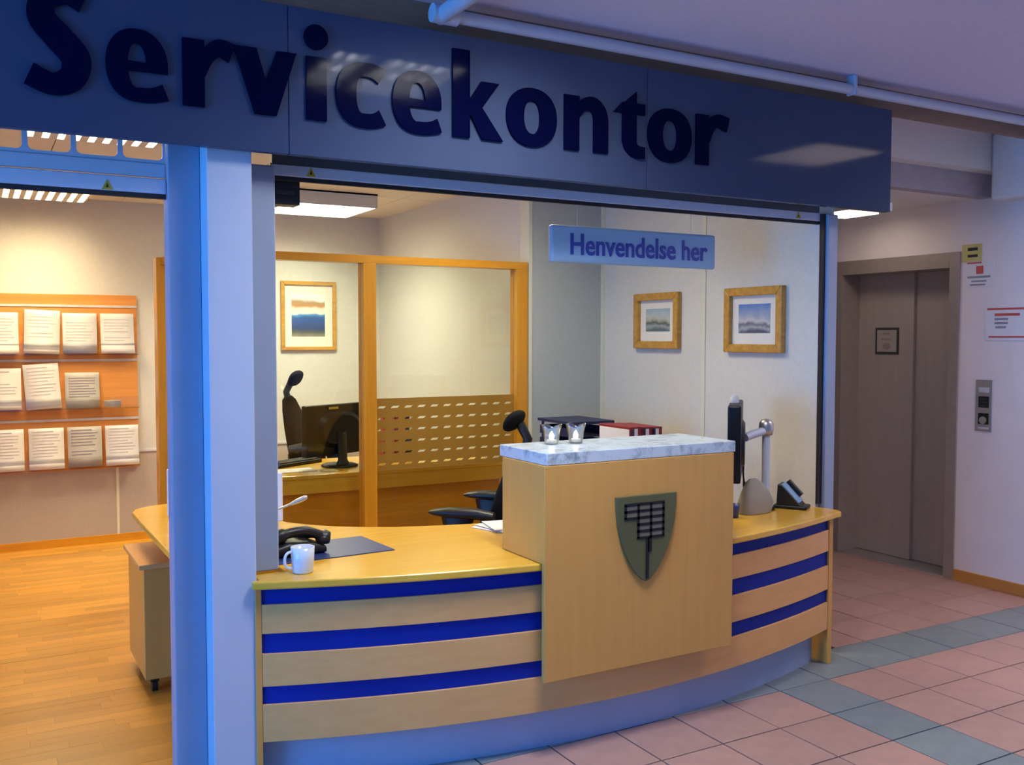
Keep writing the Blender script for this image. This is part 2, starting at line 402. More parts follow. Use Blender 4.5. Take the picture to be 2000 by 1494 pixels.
struct('baseboard_back', B(-2.6, XS, YB-.03, YB-.012, 0, .06), 'orange_x', 'orange baseboard below the leaflet wall', 'baseboard')
struct('wall_office_left', B(-2.7, -2.6, 3.40, YB, 0, ZC), 'panel', 'office wall far to the left', 'wall')
ws = struct('wall_office_right', B(SX, SX+.10, 3.392, 5.35, 0, ZO+.1), 'panel', 'beige panelled wall carrying the two small paintings', 'wall')
obj('panel_joint', B(SX-.006, SX, 4.225, 4.255, .06, ZO), 'trimw', ws)
obj('corner_trim', B(SX-.02, SX, 5.225, 5.25, .06, ZO), 'trimw', ws)
wg = struct('wall_partition', B(3.10, SX, 5.25, 5.35, 0, ZO+.1), 'greywall', 'grey green wall between the glazing and the beige wall', 'wall')
obj('edge_trim', B(3.075, 3.10, 5.245, 5.355, 0, ZO), 'trimw', wg)
struct('wall_side', B(XS, XS+.08, 5.35, YB, 0, ZO+.1), 'panel', 'cream side wall of the glazed back office', 'wall')
struct('wall_header', B(-2.6, 3.75, 3.48, 3.60, 2.29, ZC), 'white', 'header above the shutter openings', 'wall')

# ------------------------------------------------------------------ column
co = empty('column', (.756, 3.38, 0), 'light blue grey painted column between the two shutter openings', 'column', kind='structure')
obj('shaft', B(.682, .830, 3.26, 3.50, 0, 2.80), 'alu', co, .003)

# ------------------------------------------------------------------ fascia sign
FY = 3.2
fs = empty('fascia_sign', (1.2, 3.23, 2.187), 'long blue fascia board reading Servicekontor in navy letters', 'sign')
obj('board', B(-2.6, .94, FY, 3.232, 2.187, 2.68), 'fascia', fs, .002)
obj('board', B(.942, 2.44, FY, 3.232, 2.187, 2.68), 'fascia', fs, .002)
obj('board', B(2.442, 3.925, FY, 3.232, 2.187, 2.68), 'fascia', fs, .002)
obj('support_bracket', B(3.84, 3.98, 3.233, 3.29, 2.20, 2.24), 'alu', fs)
BL, XH, AS = 2.308, 2.520, 2.626
LY0, LY1 = FY-.012, FY-.0005
class Gl(MB):
    d = 0
    def quad(s, *p, step=True):
        if step: s.d += 1
        s.prism(list(p), LY0-.0004*s.d, LY1); return s
    def strip(s, pts, wid, n=8):
        P = catmull([(p[0], p[1], 0) for p in pts], n); k = len(P); L = []; R = []
        for i, p in enumerate(P):
            t = (P[min(i+1, k-1)]-P[max(i-1, 0)]).normalized(); nrm = Vector((-t.y, t.x, 0))
            f = i/(k-1)*(len(wid)-1); a = int(min(f, len(wid)-2)); w = wid[a]*(1-(f-a))+wid[a+1]*(f-a)
            L.append(p+nrm*w/2); R.append(p-nrm*w/2)
        s.d += 1
        for i in range(k-1): s.quad((L[i].x, L[i].y), (L[i+1].x, L[i+1].y), (R[i+1].x, R[i+1].y), (R[i].x, R[i].y), step=False)
        return s
    def ring(s, x0, x1, z0, z1, ts, tt, a0=0, a1=360, n=36, pw=2.2):
        cx, cz, rx, rz = (x0+x1)/2, (z0+z1)/2, (x1-x0)/2, (z1-z0)/2
        def pt(a, ax, az):
            c, q = math.cos(a), math.sin(a)
            return (cx+ax*math.copysign(abs(c)**(2/pw), c), cz+az*math.copysign(abs(q)**(2/pw), q))
        for k in range(n):
            a, b = [math.radians(a0+(a1-a0)*(k+d)/n) for d in (0, 1)]
            s.quad(pt(a, rx, rz), pt(b, rx, rz), pt(b, rx-ts, rz-tt), pt(a, rx-ts, rz-tt), step=False)
        return s
def g_o(x0, x1): return Gl().ring(x0, x1, BL-.006, XH+.004, .075, .048)
def g_e(x0, x1):
    g = Gl().ring(x0, x1, BL-.006, XH+.004, .064, .042, 0, 275)
    zc = (BL+XH)/2; g.quad((x0+.05, zc-.018), (x1-.0005, zc-.018), (x1-.0005, zc+.006), (x0+.05, zc+.012))
    m = (x0+x1)/2; g.strip([(m, BL+.0155), (m+.03, BL+.0155), (x1-.035, BL+.021), (x1-.008, BL+.031)], [.043, .044, .046, .052]); return g
def g_c(x0, x1):
    g = Gl().ring(x0, x1+.02, BL-.006, XH+.004, .072, .048, 85, 275); m = (x0+x1+.02)/2
    g.strip([(m-.004, XH-.020), (m+.03, XH-.020), (x1-.02, XH-.026), (x1, XH-.036)], [.048, .049, .052, .058])
    g.strip([(m-.004, BL+.018), (m+.03, BL+.018), (x1-.02, BL+.024), (x1, BL+.034)], [.048, .049, .052, .058]); return g
def g_r(x0, x1):
    g = Gl(); g.quad((x0, BL), (x0+.068, BL), (x0+.068, XH), (x0, XH))
    g.strip([(x0+.055, BL+.10), (x0+.075, XH-.055), (x0+.112, XH-.018), (x1-.004, XH-.030)], [.03, .045, .052, .062]); return g
def g_i(x0, x1):
    g = Gl(); g.quad((x0, BL), (x1, BL), (x1, XH), (x0, XH))
    cx, cz, r = (x0+x1)/2, AS-.040, .042
    g.prism([(cx+r*math.cos(2*PI*k/24), cz+r*math.sin(2*PI*k/24)) for k in range(24)], LY0, LY1); return g
def g_v(x0, x1):
    m = (x0+x1)/2; g = Gl()
    g.quad((x0, XH), (x0+.075, XH), (m+.012, BL+.072), (m+.036, BL), (m-.036, BL))
    g.quad((x1, XH), (x1-.066, XH), (m-.012, BL+.072), (m-.036, BL), (m+.036, BL)); return g
def g_k(x0, x1):
    g = Gl(); g.quad((x0, BL), (x0+.070, BL), (x0+.070, AS), (x0, AS))
    zc = BL+.108
    g.quad((x0+.062, zc-.008), (x0+.112, zc-.004), (x1-.012, XH), (x1-.088, XH), (x0+.062, zc+.022))
    g.quad((x1+.004, BL), (x1-.084, BL), (x0+.058, zc), (x0+.100, zc+.034)); return g
def g_n(x0, x1):
    g = Gl(); g.quad((x0, BL), (x0+.068, BL), (x0+.068, XH), (x0, XH)); g.quad((x1-.068, BL), (x1, BL), (x1, XH-.075), (x1-.068, XH-.075))
    g.strip([(x0+.055, XH-.075), (x0+.085, XH-.034), (x1-.075, XH-.024), (x1-.043, XH-.050), (x1-.034, XH-.085)], [.03, .046, .056, .064, .068]); return g
def g_t(x0, x1):
    g = Gl(); s = x0+.040
    g.quad((s, BL+.055), (s+.068, BL+.055), (s+.068, XH+.052), (s, XH-.005))
    g.quad((x0-.004, XH-.040), (x1, XH-.040), (x1, XH+.004), (s, XH+.004))
    g.strip([(s+.034, BL+.075), (s+.040, BL+.044), (s+.068, BL+.022), (x1, BL+.020)], [.068, .062, .052, .046]); return g
def g_S(x0, x1):
    z = lambda q: BL-.006+(AS-.012-BL+.012)*q
    X = lambda q: x0+(x1-x0)*q
    return Gl().strip([(X(.90), z(.87)), (X(.62), z(.925)), (X(.30), z(.85)), (X(.245), z(.68)), (X(.5), z(.515)), (X(.76), z(.34)), (X(.70), z(.155)), (X(.40), z(.075)), (X(.03), z(.15))],
                      [.064, .058, .070, .078, .084, .084, .076, .064, .068])
for fn, a, b in ((g_S, .155, .330), (g_e, .371, .553), (g_r, .597, .757), (g_v, .757, .965), (g_i, .999, 1.070), (g_c, 1.104, 1.272),
                 (g_e, 1.311, 1.501), (g_k, 1.547, 1.752), (g_o, 1.772, 1.995), (g_n, 2.031, 2.237), (g_t, 2.270, 2.421), (g_o, 2.438, 2.667), (g_r, 2.693, 2.872)):
    obj('letter', fn(a, b), 'letter', fs)

# ------------------------------------------------------------------ roller shutters
def tri_sticker(parent, x, z, yy):
    o = obj('warning_sticker', MB().prism([(x-.017, z), (x+.017, z), (x, z+.034)], yy-.002, yy), 'yellow', parent)
    obj('warning_mark', MB().prism([(x-.004, z+.007), (x+.004, z+.007), (x, z+.022)], yy-.003, yy-.0018), 'black', o)
SY = 3.40
s1 = empty('roller_shutter', (2.27, SY, 2.12), 'raised roller shutter over the reception counter with its side rails', 'shutter')
obj('bottom_bar', B(.936, 3.655, SY-.012, SY+.012, 2.145, 2.185), 'alu', s1, .003)
obj('seal', B(.936, 3.655, SY-.008, SY+.008, 2.130, 2.145), 'rubber', s1)
obj('curtain_slat', B(.936, 3.655, SY-.006, SY+.006, 2.187, 2.225), 'alu_dark', s1)
obj('curtain_slat', B(.936, 3.655, SY-.006, SY+.006, 2.227, 2.28), 'alu', s1)
obj('guide_rail', B(3.676, 3.745, SY-.04, SY-.010, 0, 2.18), 'rail_shade', s1, .006)
obj('guide_seal', B(3.648, 3.6758, SY-.024, SY-.010, .745, 2.18), 'rubber', s1)
gl = obj('guide_rail', B(.842, .930, SY-.055, SY+.05, .745, 2.17), 'rail_shade', s1, .004)
obj('guide_lip', B(.930, .938, SY-.03, SY+.02, .745, 2.17), 'alu', s1)
tri_sticker(s1, 1.075, 2.150, SY-.012); tri_sticker(s1, 3.50, 2.150, SY-.012)
s2 = empty('roller_shutter', (-1, SY, 2.04), 'roller shutter over the left opening with a row of slotted windows', 'shutter')
obj('bottom_bar', B(-2.58, .575, SY-.014, SY+.014, 2.050, 2.100), 'alu', s2, .003)
obj('seal', B(-2.58, .575, SY-.008, SY+.008, 2.034, 2.050), 'rubber', s2)
obj('curtain_slat', B(-2.58, .575, SY-.008, SY+.008, 2.104, 2.152), 'alu', s2, .004)
# slotted slat: frames with rounded window openings
WP = .140
x = .575
while x > -2.5:
    x0 = x-WP; mb = MB()
    za, zb = 2.152, 2.262; wi = .008; r = .016
    inner = []
    for cx, cz, a0 in ((x-wi-r, zb-.006-r, 0), (x0+wi+r, zb-.006-r, 90), (x0+wi+r, za+.010+r, 180), (x-wi-r, za+.010+r, 270)):
        for k in range(4):
            a = math.radians(a0+30*k); inner.append((cx+r*math.cos(a), cz+r*math.sin(a)))
    outer = [(x, zb), (x0, zb), (x0, za), (x, za)]
    for c in range(4):
        seg = inner[c*4:c*4+4]
        for k in range(3): mb.prism([outer[c], seg[k], seg[k+1]], SY-.005, SY+.005)
        nx = inner[(c*4+4) % 16]; mb.prism([outer[c], seg[3], nx, outer[(c+1) % 4]], SY-.005, SY+.005)
    obj('window_slat', mb, 'alu', s2)
    x = x0
obj('guide_rail', B(.577, .6815, SY-.036, SY+.05, 0, 2.27), 'rail_shade', s2, .004)
tri_sticker(s2, .392, 2.052, SY-.014)
bx = empty('control_box', (1.0, 3.48, 2.03), 'black control box below the shutter beside the column', 'control box')
obj('housing', B(.945, 1.052, 3.445, 3.52, 2.052, 2.20), 'blackp', bx, .004)
obj('label_plate', B(.965, 1.03, 3.443, 3.446, 2.088, 2.102), 'dkgrey', bx)

# ------------------------------------------------------------------ conduit pipes
pp = empty('ceiling_pipe', (3.4, 3.18, 2.71), 'long white pipe running along the ceiling edge above the fascia', 'pipe')
obj('pipe_run', MB().tube([(1.52, 3.18, 2.735), (4.95, 3.18, 2.735), (5.12, 3.17, 2.733), (5.22, 3.13, 2.73), (5.29, 3.05, 2.73), (5.32, 2.9, 2.73), (5.32, -3, 2.73)], .024, 12), 'pipe', pp)
for xx in (3.62,): obj('pipe_clip', B(xx-.008, xx+.008, 3.154, 3.206, 2.709, ZC), 'pipe', pp, .003)
p2 = empty('ceiling_pipe', (1.52, 1.8, 2.71), 'short white branch pipe coming off the ceiling toward the viewer', 'pipe')
obj('pipe_run', MB().tube([(1.50, 3.20, 2.732), (1.50, 2.95, 2.735), (1.50, .2, 2.735)], .030, 12), 'pipe', p2)
obj('elbow', MB().tube([(1.46, 3.18, 2.735), (1.56, 3.18, 2.735)], .034, 12), 'pipe', p2)
obj('pipe_clip', B(1.47, 1.53, 2.79, 2.82, 2.70, ZC), 'pipe', p2)

# ------------------------------------------------------------------ lamps
def louvre_lamp(name, cx, cy, zb, zt, label, power, color, size=.6, blades=7, grp=None, bt=.002):
    r = empty(name, (cx, cy, zt), label, 'lamp', grp)
    h = size/2; t = .012
    obj('housing', B(cx-h, cx+h, cy-h, cy-h+t, zb, zt).box(cx-h, cx+h, cy+h-t, cy+h, zb, zt).box(cx-h, cx-h+t, cy-h+t, cy+h-t, zb, zt).box(cx+h-t, cx+h, cy-h+t, cy+h-t, zb, zt).box(cx-h, cx+h, cy-h, cy+h, zt-.012, zt), 'lamp_white', r)
    for k in range(1, blades+1):
        xx = cx-h+size*k/(blades+1)
        obj('louvre_blade', B(xx-bt, xx+bt, cy-h+t, cy+h-t, zb, zb+.03), 'lamp_white', r)
    for k in (1, 2):
        yy = cy-h+size*k/3
        obj('louvre_blade', B(cx-h+t, cx+h-t, yy-.002, yy+.002, zb, zb+.03), 'lamp_white', r)
    a = area('lamp_light', (0, 0, 0), size-.04, size-.04, power, color); a.parent = r
    a.location = (0, 0, zb+.040-zt)
    return r
louvre_lamp('ceiling_lamp', 2.23, 6.85, 2.50, ZO, 'bright square louvre lamp on the ceiling of the glazed back office', P_BACK, CREAM, .66, 10)
louvre_lamp('ceiling_lamp', .41, 7.12, 2.52, ZO, 'square louvre lamp close to the leaflet wall', P_LEFT, WARM, .60, 8, None, .016)
louvre_lamp('ceiling_lamp', .52, 4.82, 2.52, ZO, 'louvre lamp glimpsed through the slotted shutter windows', P_LEFT2, WARM, .60, 8, None, .018)
louvre_lamp('ceiling_lamp', 2.45, 4.35, 2.52, ZO, 'square louvre lamp above the reception desk', P_DESK, CREAM, .60, 8)
louvre_lamp('ceiling_lamp', -1.4, 5.8, 2.52, ZO, 'square louvre lamp at the far left of the office', 14, WARM, .60, 8)
lb = empty('ceiling_lamp', (5.06, 4.47, ZL), 'small bright lamp on the lobby ceiling before the lift', 'lamp')
obj('housing', B(4.91, 5.21, 4.32, 4.62, 2.392, ZL), 'lamp_white', lb, .004)
obj('diffuser', B(4.92, 5.20, 4.33, 4.61, 2.384, 2.391), 'opal', lb)
louvre_lamp('ceiling_lamp', 1.62, 2.30, 2.74, ZC, 'hall ceiling lamp in front of the fascia', P_HALL, COOL, .60, 8)
louvre_lamp('ceiling_lamp', 4.75, 1.95, 2.74, ZC, 'hall ceiling lamp toward the lift wall', P_HALL_B, (1, .84, .80), .60, 8)

# ------------------------------------------------------------------ reception counter
XC, RC = 2.25, 3.8
def arcY(x, y0): return y0+(x-XC)**2/(2*RC)
def band(xa, xb, z0, z1, y0, th, n=None):
    n = n or max(4, int((xb-xa)/.08)); mb = MB(); vs = []; fs_ = []
    for k in range(n+1):
        x = xa+(xb-xa)*k/n; yy = arcY(x, y0)
        vs += [(x, yy, z0), (x, yy, z1), (x, yy+th, z1), (x, yy+th, z0)]
    for k in range(n):
        a, b = 4*k, 4*k+4
        for q in range(4): fs_.append((a+q, a+(q+1) % 4, b+(q+1) % 4, b+q))
    fs_ += [(0, 1, 2, 3), (4*n+3, 4*n+2, 4*n+1, 4*n)]
    return mb.add(vs, fs_)
ct = empty('reception_counter', (2.2, 3.3, 0), 'curved beech counter front with three royal blue bands', 'counter')
PY = 2.992
wz = [(.550, .652), (.365, .480), (.170, .302)]
bz = [(.652, .705), (.480, .550), (.302, .365)]
for xa, xb in ((.845, 1.87), (2.62, 3.555)):
    for (z0, z1) in wz[:2]: obj('wood_band', band(xa, xb, z0, z1, PY, .02), 'beech', ct, .0015)
    for (z0, z1) in bz: obj('blue_band', band(xa, xb, z0-.004, z1+.004, PY+.010, .010), 'blue', ct)
obj('wood_band', band(.845, 3.555, .170, .302, PY, .02), 'beech', ct, .0015)
obj('back_panel', band(.845, 3.555, .170, .705, PY+.022, .012), 'beech', ct)
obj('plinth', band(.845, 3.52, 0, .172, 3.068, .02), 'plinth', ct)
obj('end_panel', B(.822, .844, arcY(.83, PY)-.006, 3.257, 0, .708), 'beech_v', ct, .002)
obj('end_panel', B(3.556, 3.582, arcY(3.57, PY)-.008, 3.345, 0, .708), 'beech_v', ct, .002)
# worktop
front = []
n = 40
for k in range(n+1):
    x = .806+(3.575-.806)*k/n; yy = arcY(x, 2.955); front.append((x, max(yy, 2.968) if 1.78 < x < 2.71 else yy))
outline = front+[(3.612, 3.190), (3.628, 3.225), (3.626, 3.28), (3.60, 3.35), (3.56, 3.43), (3.35, 3.46), (3.1, 3.52), (2.6, 3.64), (2.1, 3.755), (1.93, 3.785), (1.77, 3.83), (1.6, 3.885), (1.46, 3.965), (1.36, 4.04), (1.28, 4.13), (1.22, 4.22), (1.18, 4.32), (1.155, 4.5), (1.13, 4.93), (1.10, 4.975), (1.02, 5.0), (.86, 4.995), (.74, 4.965), (.665, 4.90), (.642, 4.82), (.640, 4.6), (.642, 3.60), (.655, 3.565), (.95, 3.565), (.952, 3.335), (.838, 3.335), (.838, 3.252), (.812, 3.252)]
def polyslab(pts, z0, z1):
    bm = bmesh.new(); vs = [bm.verts.new((p[0], p[1], z0)) for p in pts]; f = bm.faces.new(vs)
    r = bmesh.ops.extrude_face_region(bm, geom=[f]); bmesh.ops.translate(bm, vec=(0, 0, z1-z0), verts=[v for v in r['geom'] if isinstance(v, bmesh.types.BMVert)])
    bmesh.ops.recalc_face_normals(bm, faces=bm.faces); me = bpy.data.meshes.new('slab'); bm.to_mesh(me); bm.free(); return me
wt = empty('worktop', (1.9, 3.5, .712), 'golden beech reception desk top curving behind the column', 'desk')
obj('top', polyslab(outline, .712, .740), 'desk', wt, .006, 3)
obj('leg', MB().tube([(1.06, 4.90, 0), (1.06, 4.90, .712)], .028, 16), 'steel', wt)
obj('leg', MB().tube([(2.9, 3.50, 0), (2.9, 3.50, .712)], .028, 16), 'steel', wt)
# tower
TW0, TW1, TF, TB = 1.795, 2.700, 2.945, 3.27
tw = empty('counter_tower', (2.25, 3.1, .305), 'raised beech counter tower with a grey stone top and a shield emblem', 'counter tower')
obj('front_panel', B(TW0, TW1, TF, TF+.020, .305, 1.104), 'beech_v', tw, .002)
obj('side_panel', B(TW0+.004, TW0+.024, TF+.0205, TB, .742, 1.104), 'beech_v', tw, .001)
obj('side_panel', B(TW1-.024, TW1-.004, TF+.0205, TB, .742, 1.104), 'beech_v', tw, .001)
obj('back_panel', B(TW0+.025, TW1-.025, TB-.02, TB, .742, 1.104), 'beech_v', tw)
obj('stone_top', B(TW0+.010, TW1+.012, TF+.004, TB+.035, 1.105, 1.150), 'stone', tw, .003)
# shield emblem
ex = 2.249
shield = [(-.145, .335), (.145, .335), (.143, .29), (.135, .225), (.115, .15), (.085, .085), (.05, .035), (.018, .005), (0, 0), (-.018, .005), (-.05, .035), (-.085, .085), (-.115, .15), (-.135, .225), (-.143, .29)]
em = obj('emblem', MB().prism([(ex+a, .632+b) for a, b in shield], TF-.014, TF-.001), 'olive', tw, .002)
em['label'] = 'olive green shield emblem with a black gridded device'
gx0, gx1, gz1 = 2.146, 2.326, .934
cw, ch = (gx1-gx0)/3, (gz1-.803)/5
def ebar(x0, x1, z0, z1): obj('device_bar', B(x0, x1, TF-.017, TF-.0135, z0, z1), 'black', em)
hb = .0055
for k in range(6):
    z = gz1-ch*k; ebar((gx0 if k <= 2 else gx0+cw)-hb, gx1+hb, z-hb, z+hb)
for k in range(4):
    x = gx0+cw*k; ebar(x-hb, x+hb, (gz1-2*ch if k == 0 else .803), gz1)
for k in range(3):
    for j in range(5):
        if k == 0 and j > 1: continue
        obj('device_cell', B(gx0+cw*k+hb, gx0+cw*(k+1)-hb, TF-.0155, TF-.0136, gz1-ch*(j+1)+hb, gz1-ch*j-hb), 'olive_l', em)
ebar(ex+.003, ex+.021, .745, .803); ebar(ex-.006, ex+.008, .642, .80)

# ------------------------------------------------------------------ hanging sign
hs = empty('hanging_sign', (2.685, 3.60, 1.90), 'sky blue hanging sign reading Henvendelse her above the counter', 'sign')
obj('board', B(2.215, 3.155, 3.585, 3.615, 1.903, 2.068), 'signb', hs, .012, 3)
for xx in (2.36, 3.01): obj('wire', MB().tube([(xx, 3.60, 2.066), (xx, 3.60, ZO)], .0015, 6), 'steel', hs)
tc = bpy.data.curves.new('lettering', 'FONT'); tc.body = 'Henvendelse her'; tc.size = .131; tc.offset = .0022; tc.extrude = .0015; tc.resolution_u = 4
to = bpy.data.objects.new('tmp', tc); COL.objects.link(to); bpy.context.view_layer.update()
tme = bpy.data.meshes.new_from_object(to.evaluated_get(bpy.context.evaluated_depsgraph_get())); bpy.data.objects.remove(to)
xs = [v.co.x for v in tme.vertices]; x_lo, x_hi = min(xs), max(xs); sc = (3.10-2.315)/(x_hi-x_lo)
for v in tme.vertices: v.co = Vector((2.315+(v.co.x-x_lo)*sc, 3.583-v.co.z, 1.942+v.co.y))
tme.materials.clear(); obj('lettering', tme, 'signt', hs)

# ------------------------------------------------------------------ glass partition
gp = empty('glass_partition', (2.1, YP, 0), 'orange pine framed glass partition behind the reception desk', 'partition')
PZ = 2.045
obj('post', B(1.965, 2.045, YP-.045, YP+.045, 0, PZ-.045), 'orange', gp, .003)
obj('post', B(2.985, 3.06, YP-.045, YP-.031, 0, PZ-.045).box(2.985, 3.06, YP-.031, YP+.045, 0, PZ-.045), 'orange', gp)
obj('post', B(1.10, 1.18, YP-.045, YP+.045, 0, PZ-.045), 'orange', gp, .003)
obj('post', B(.955, 1.05, 6.0, 6.10, 0, PZ), 'orange', gp, .003)
obj('top_rail', B(1.10, 3.06, YP-.045, YP+.045, PZ-.045, PZ), 'orange_x', gp, .002)
obj('top_rail', MB().prism([(1.11, YP+.045), (1.18, YP+.045), (1.05, 6.0), (.98, 6.0)], PZ-.045, PZ, 'XY'), 'orange_x', gp)
obj('pane', B(2.045, 2.985, YP-.004, YP+.004, .06, PZ-.045), 'pane', gp)
obj('pane', B(1.18, 1.965, YP-.004, YP+.004, .06, PZ-.045), 'pane', gp)
obj('pane', MB().prism([(1.141, YP+.045), (1.149, YP+.045), (1.019, 6.0), (1.011, 6.0)], .06, PZ-.045, 'XY'), 'pane', gp)
# brown film with slanted slots
fm = MB(); fx0, fx1, fz0, fz1 = 2.046, 2.984, .785, 1.212; ncol, nrow = 11, 6
cw = .0872; rh = (fz1-fz0)/6
zc_rows = [1.160, 1.092, 1.026, .957, .889, .822]
zb = [fz1]+[(a+b)/2 for a, b in zip(zc_rows, zc_rows[1:])]+[fz0]
for j in range(nrow):
    zt_, zl_ = zb[j], zb[j+1]
    for i in range(ncol):
        xa = fx0+(fx1-fx0)*i/ncol; xb = fx0+(fx1-fx0)*(i+1)/ncol; xm = (xa+xb)/2; zc = zc_rows[j]
        hl, hh, sk = .021, .0062, .007
        hole = [(xm+hl+sk, zc+hh), (xm-hl+sk, zc+hh), (xm-hl-sk, zc-hh), (xm+hl-sk, zc-hh)]
        out = [(xb, zt_), (xa, zt_), (xa, zl_), (xb, zl_)]
        for c in range(4): fm.prism([out[c], out[(c+1) % 4], hole[(c+1) % 4], hole[c]], YP-.0065, YP-.0045)
obj('slotted_film', fm, 'film', gp)['label'] = 'brown window film with rows of slanted clear slots'

# ------------------------------------------------------------------ back office: desk, monitor, chair and clutter
bd = empty('back_desk', (2.1, 5.9, 0), 'wooden desk standing behind the glass partition', 'desk')
dpts = [(1.30, 5.66), (1.48, 5.60), (1.66, 5.57), (1.9, 5.56), (3.06, 5.56), (3.06, 6.30), (1.30, 6.30)]
obj('top', polyslab(dpts, .72, .745), 'desk', bd, .004)
ap = MB()
for a, b in zip(dpts[:5], dpts[1:5]): ap.prism([(a[0], a[1]+.006), (b[0], b[1]+.006), (b[0], b[1]+.026), (a[0], a[1]+.026)], .632, .72, 'XY')
obj('apron', ap, 'desk', bd)
fp = MB()
for a, b in zip(dpts[:5], dpts[1:5]): fp.prism([(a[0], a[1]+.05), (b[0], b[1]+.05), (b[0], b[1]+.07), (a[0], a[1]+.07)], .0, .632, 'XY')
obj('front_panel', fp, 'orange_x', bd)
def monitor(name, loc, rz, label, w, h, zb, base=True, web=False):
    r = empty(name, loc, label, 'monitor', rz=rz)
    obj('screen', B(-w/2, w/2, -.022, .022, zb, zb+h), 'screen', r, .008, local=True)
    obj('bezel', B(-w/2+.012, w/2-.012, .022, .026, zb+.012, zb+h-.012), 'black', r, local=True)
    obj('rear_bulge', MB().loft([((0, -.022, zb+h*.5), (w*.34, 0, 0), (0, 0, h*.36)), ((0, -.045, zb+h*.5), (w*.28, 0, 0), (0, 0, h*.28))]), 'screen', r, local=True)
    if base:
        obj('neck', MB().loft([((0, -.05, .012), (.055, 0, 0), (0, .022, 0)), ((0, -.05, zb*.6), (.035, 0, 0), (0, .018, 0)), ((0, -.04, zb+h*.45), (.04, 0, 0), (0, .018, 0))]), 'blackp', r, local=True)
        obj('foot', MB().lathe([(0, 0), (.115, 0), (.118, .008), (.10, .016), (0, .018)], (0, -.02, 0), 28), 'blackp', r, local=True)
    return r
m1 = monitor('monitor', (2.03, 5.90, .745), math.radians(24), 'black monitor seen from behind on the back office desk', .56, .325, .075)
obj('sticker', B(-.09, -.01, -.0245, -.0215, .37, .385), 'yellow', m1, local=True)
kb = empty('keyboard', (1.80, 6.10, .745), 'black keyboard lying on the back office desk', 'keyboard', rz=.5)
obj('case', B(-.19, .19, -.075, .075, 0, .022), 'blackp', kb, .004, local=True)
for rr in range(4):
    obj('key_row', B(-.175, .175, -.055+.03*rr, -.031+.03*rr, .022, .029), 'dkgrey', kb, .002, local=True)
tag(obj('paper_sheet', MB().box(1.60, 1.84, 5.72, 5.88, .7455, .749), 'paper'), 'loose white sheets at the front edge of the back desk', 'paper')
tag(obj('sticky_note', MB().box(1.86, 1.955, 5.66, 5.74, .7455, .7495), mat('pale_yellow_paper', (.78, .74, .40), .8)), 'pale yellow note beside the monitor foot', 'note')
tag(obj('blue_ball', MB().lathe([(0, 0), (.018, .003), (.028, .016), (.031, .030), (.028, .045), (.018, .057), (0, .061)], (1.63, 5.93, .7455), 20), 'blueball'), 'small blue round object on the back desk near the column', 'ball')
mo = empty('computer_mouse', (2.17, 5.78, .7455), 'pale computer mouse beside the glass partition post', 'mouse')
obj('shell', MB().loft([((0, -.05, .010), (.014, 0, 0), (0, 0, .008)), ((0, -.02, .016), (.028, 0, 0), (0, 0, .016)), ((0, .03, .014), (.026, 0, 0), (0, 0, .014)), ((0, .05, .010), (.014, 0, 0), (0, 0, .008))], 14, 2.2), 'paper_g', mo, local=True)
# things seen through the slots
def binder(name, x0, x1, y0, y1, z0, h, m, label, group=None):
    r = empty(name, ((x0+x1)/2, (y0+y1)/2, z0), label, 'binder', group)
    obj('cover', B(x0, x1, y0, y1, z0, z0+h), m, r, .003)
    obj('spine_label', B((x0+x1)/2-.011, (x0+x1)/2+.011, y0-.0015, y0+.0005, z0+h*.45, z0+h*.97), 'paper', r)
    return r
for k, (m, t) in enumerate((('red', 'bright red binder nearest the post behind the slotted film'), ('red', 'second bright red binder behind the slotted film'), ('redb', 'dark red binder behind the slotted film'), ('navyb', 'navy binder behind the slotted film'))):
    binder('binder', 2.33+.078*k, 2.404+.078*k, 6.03, 6.28, .7455, .32, m, t)

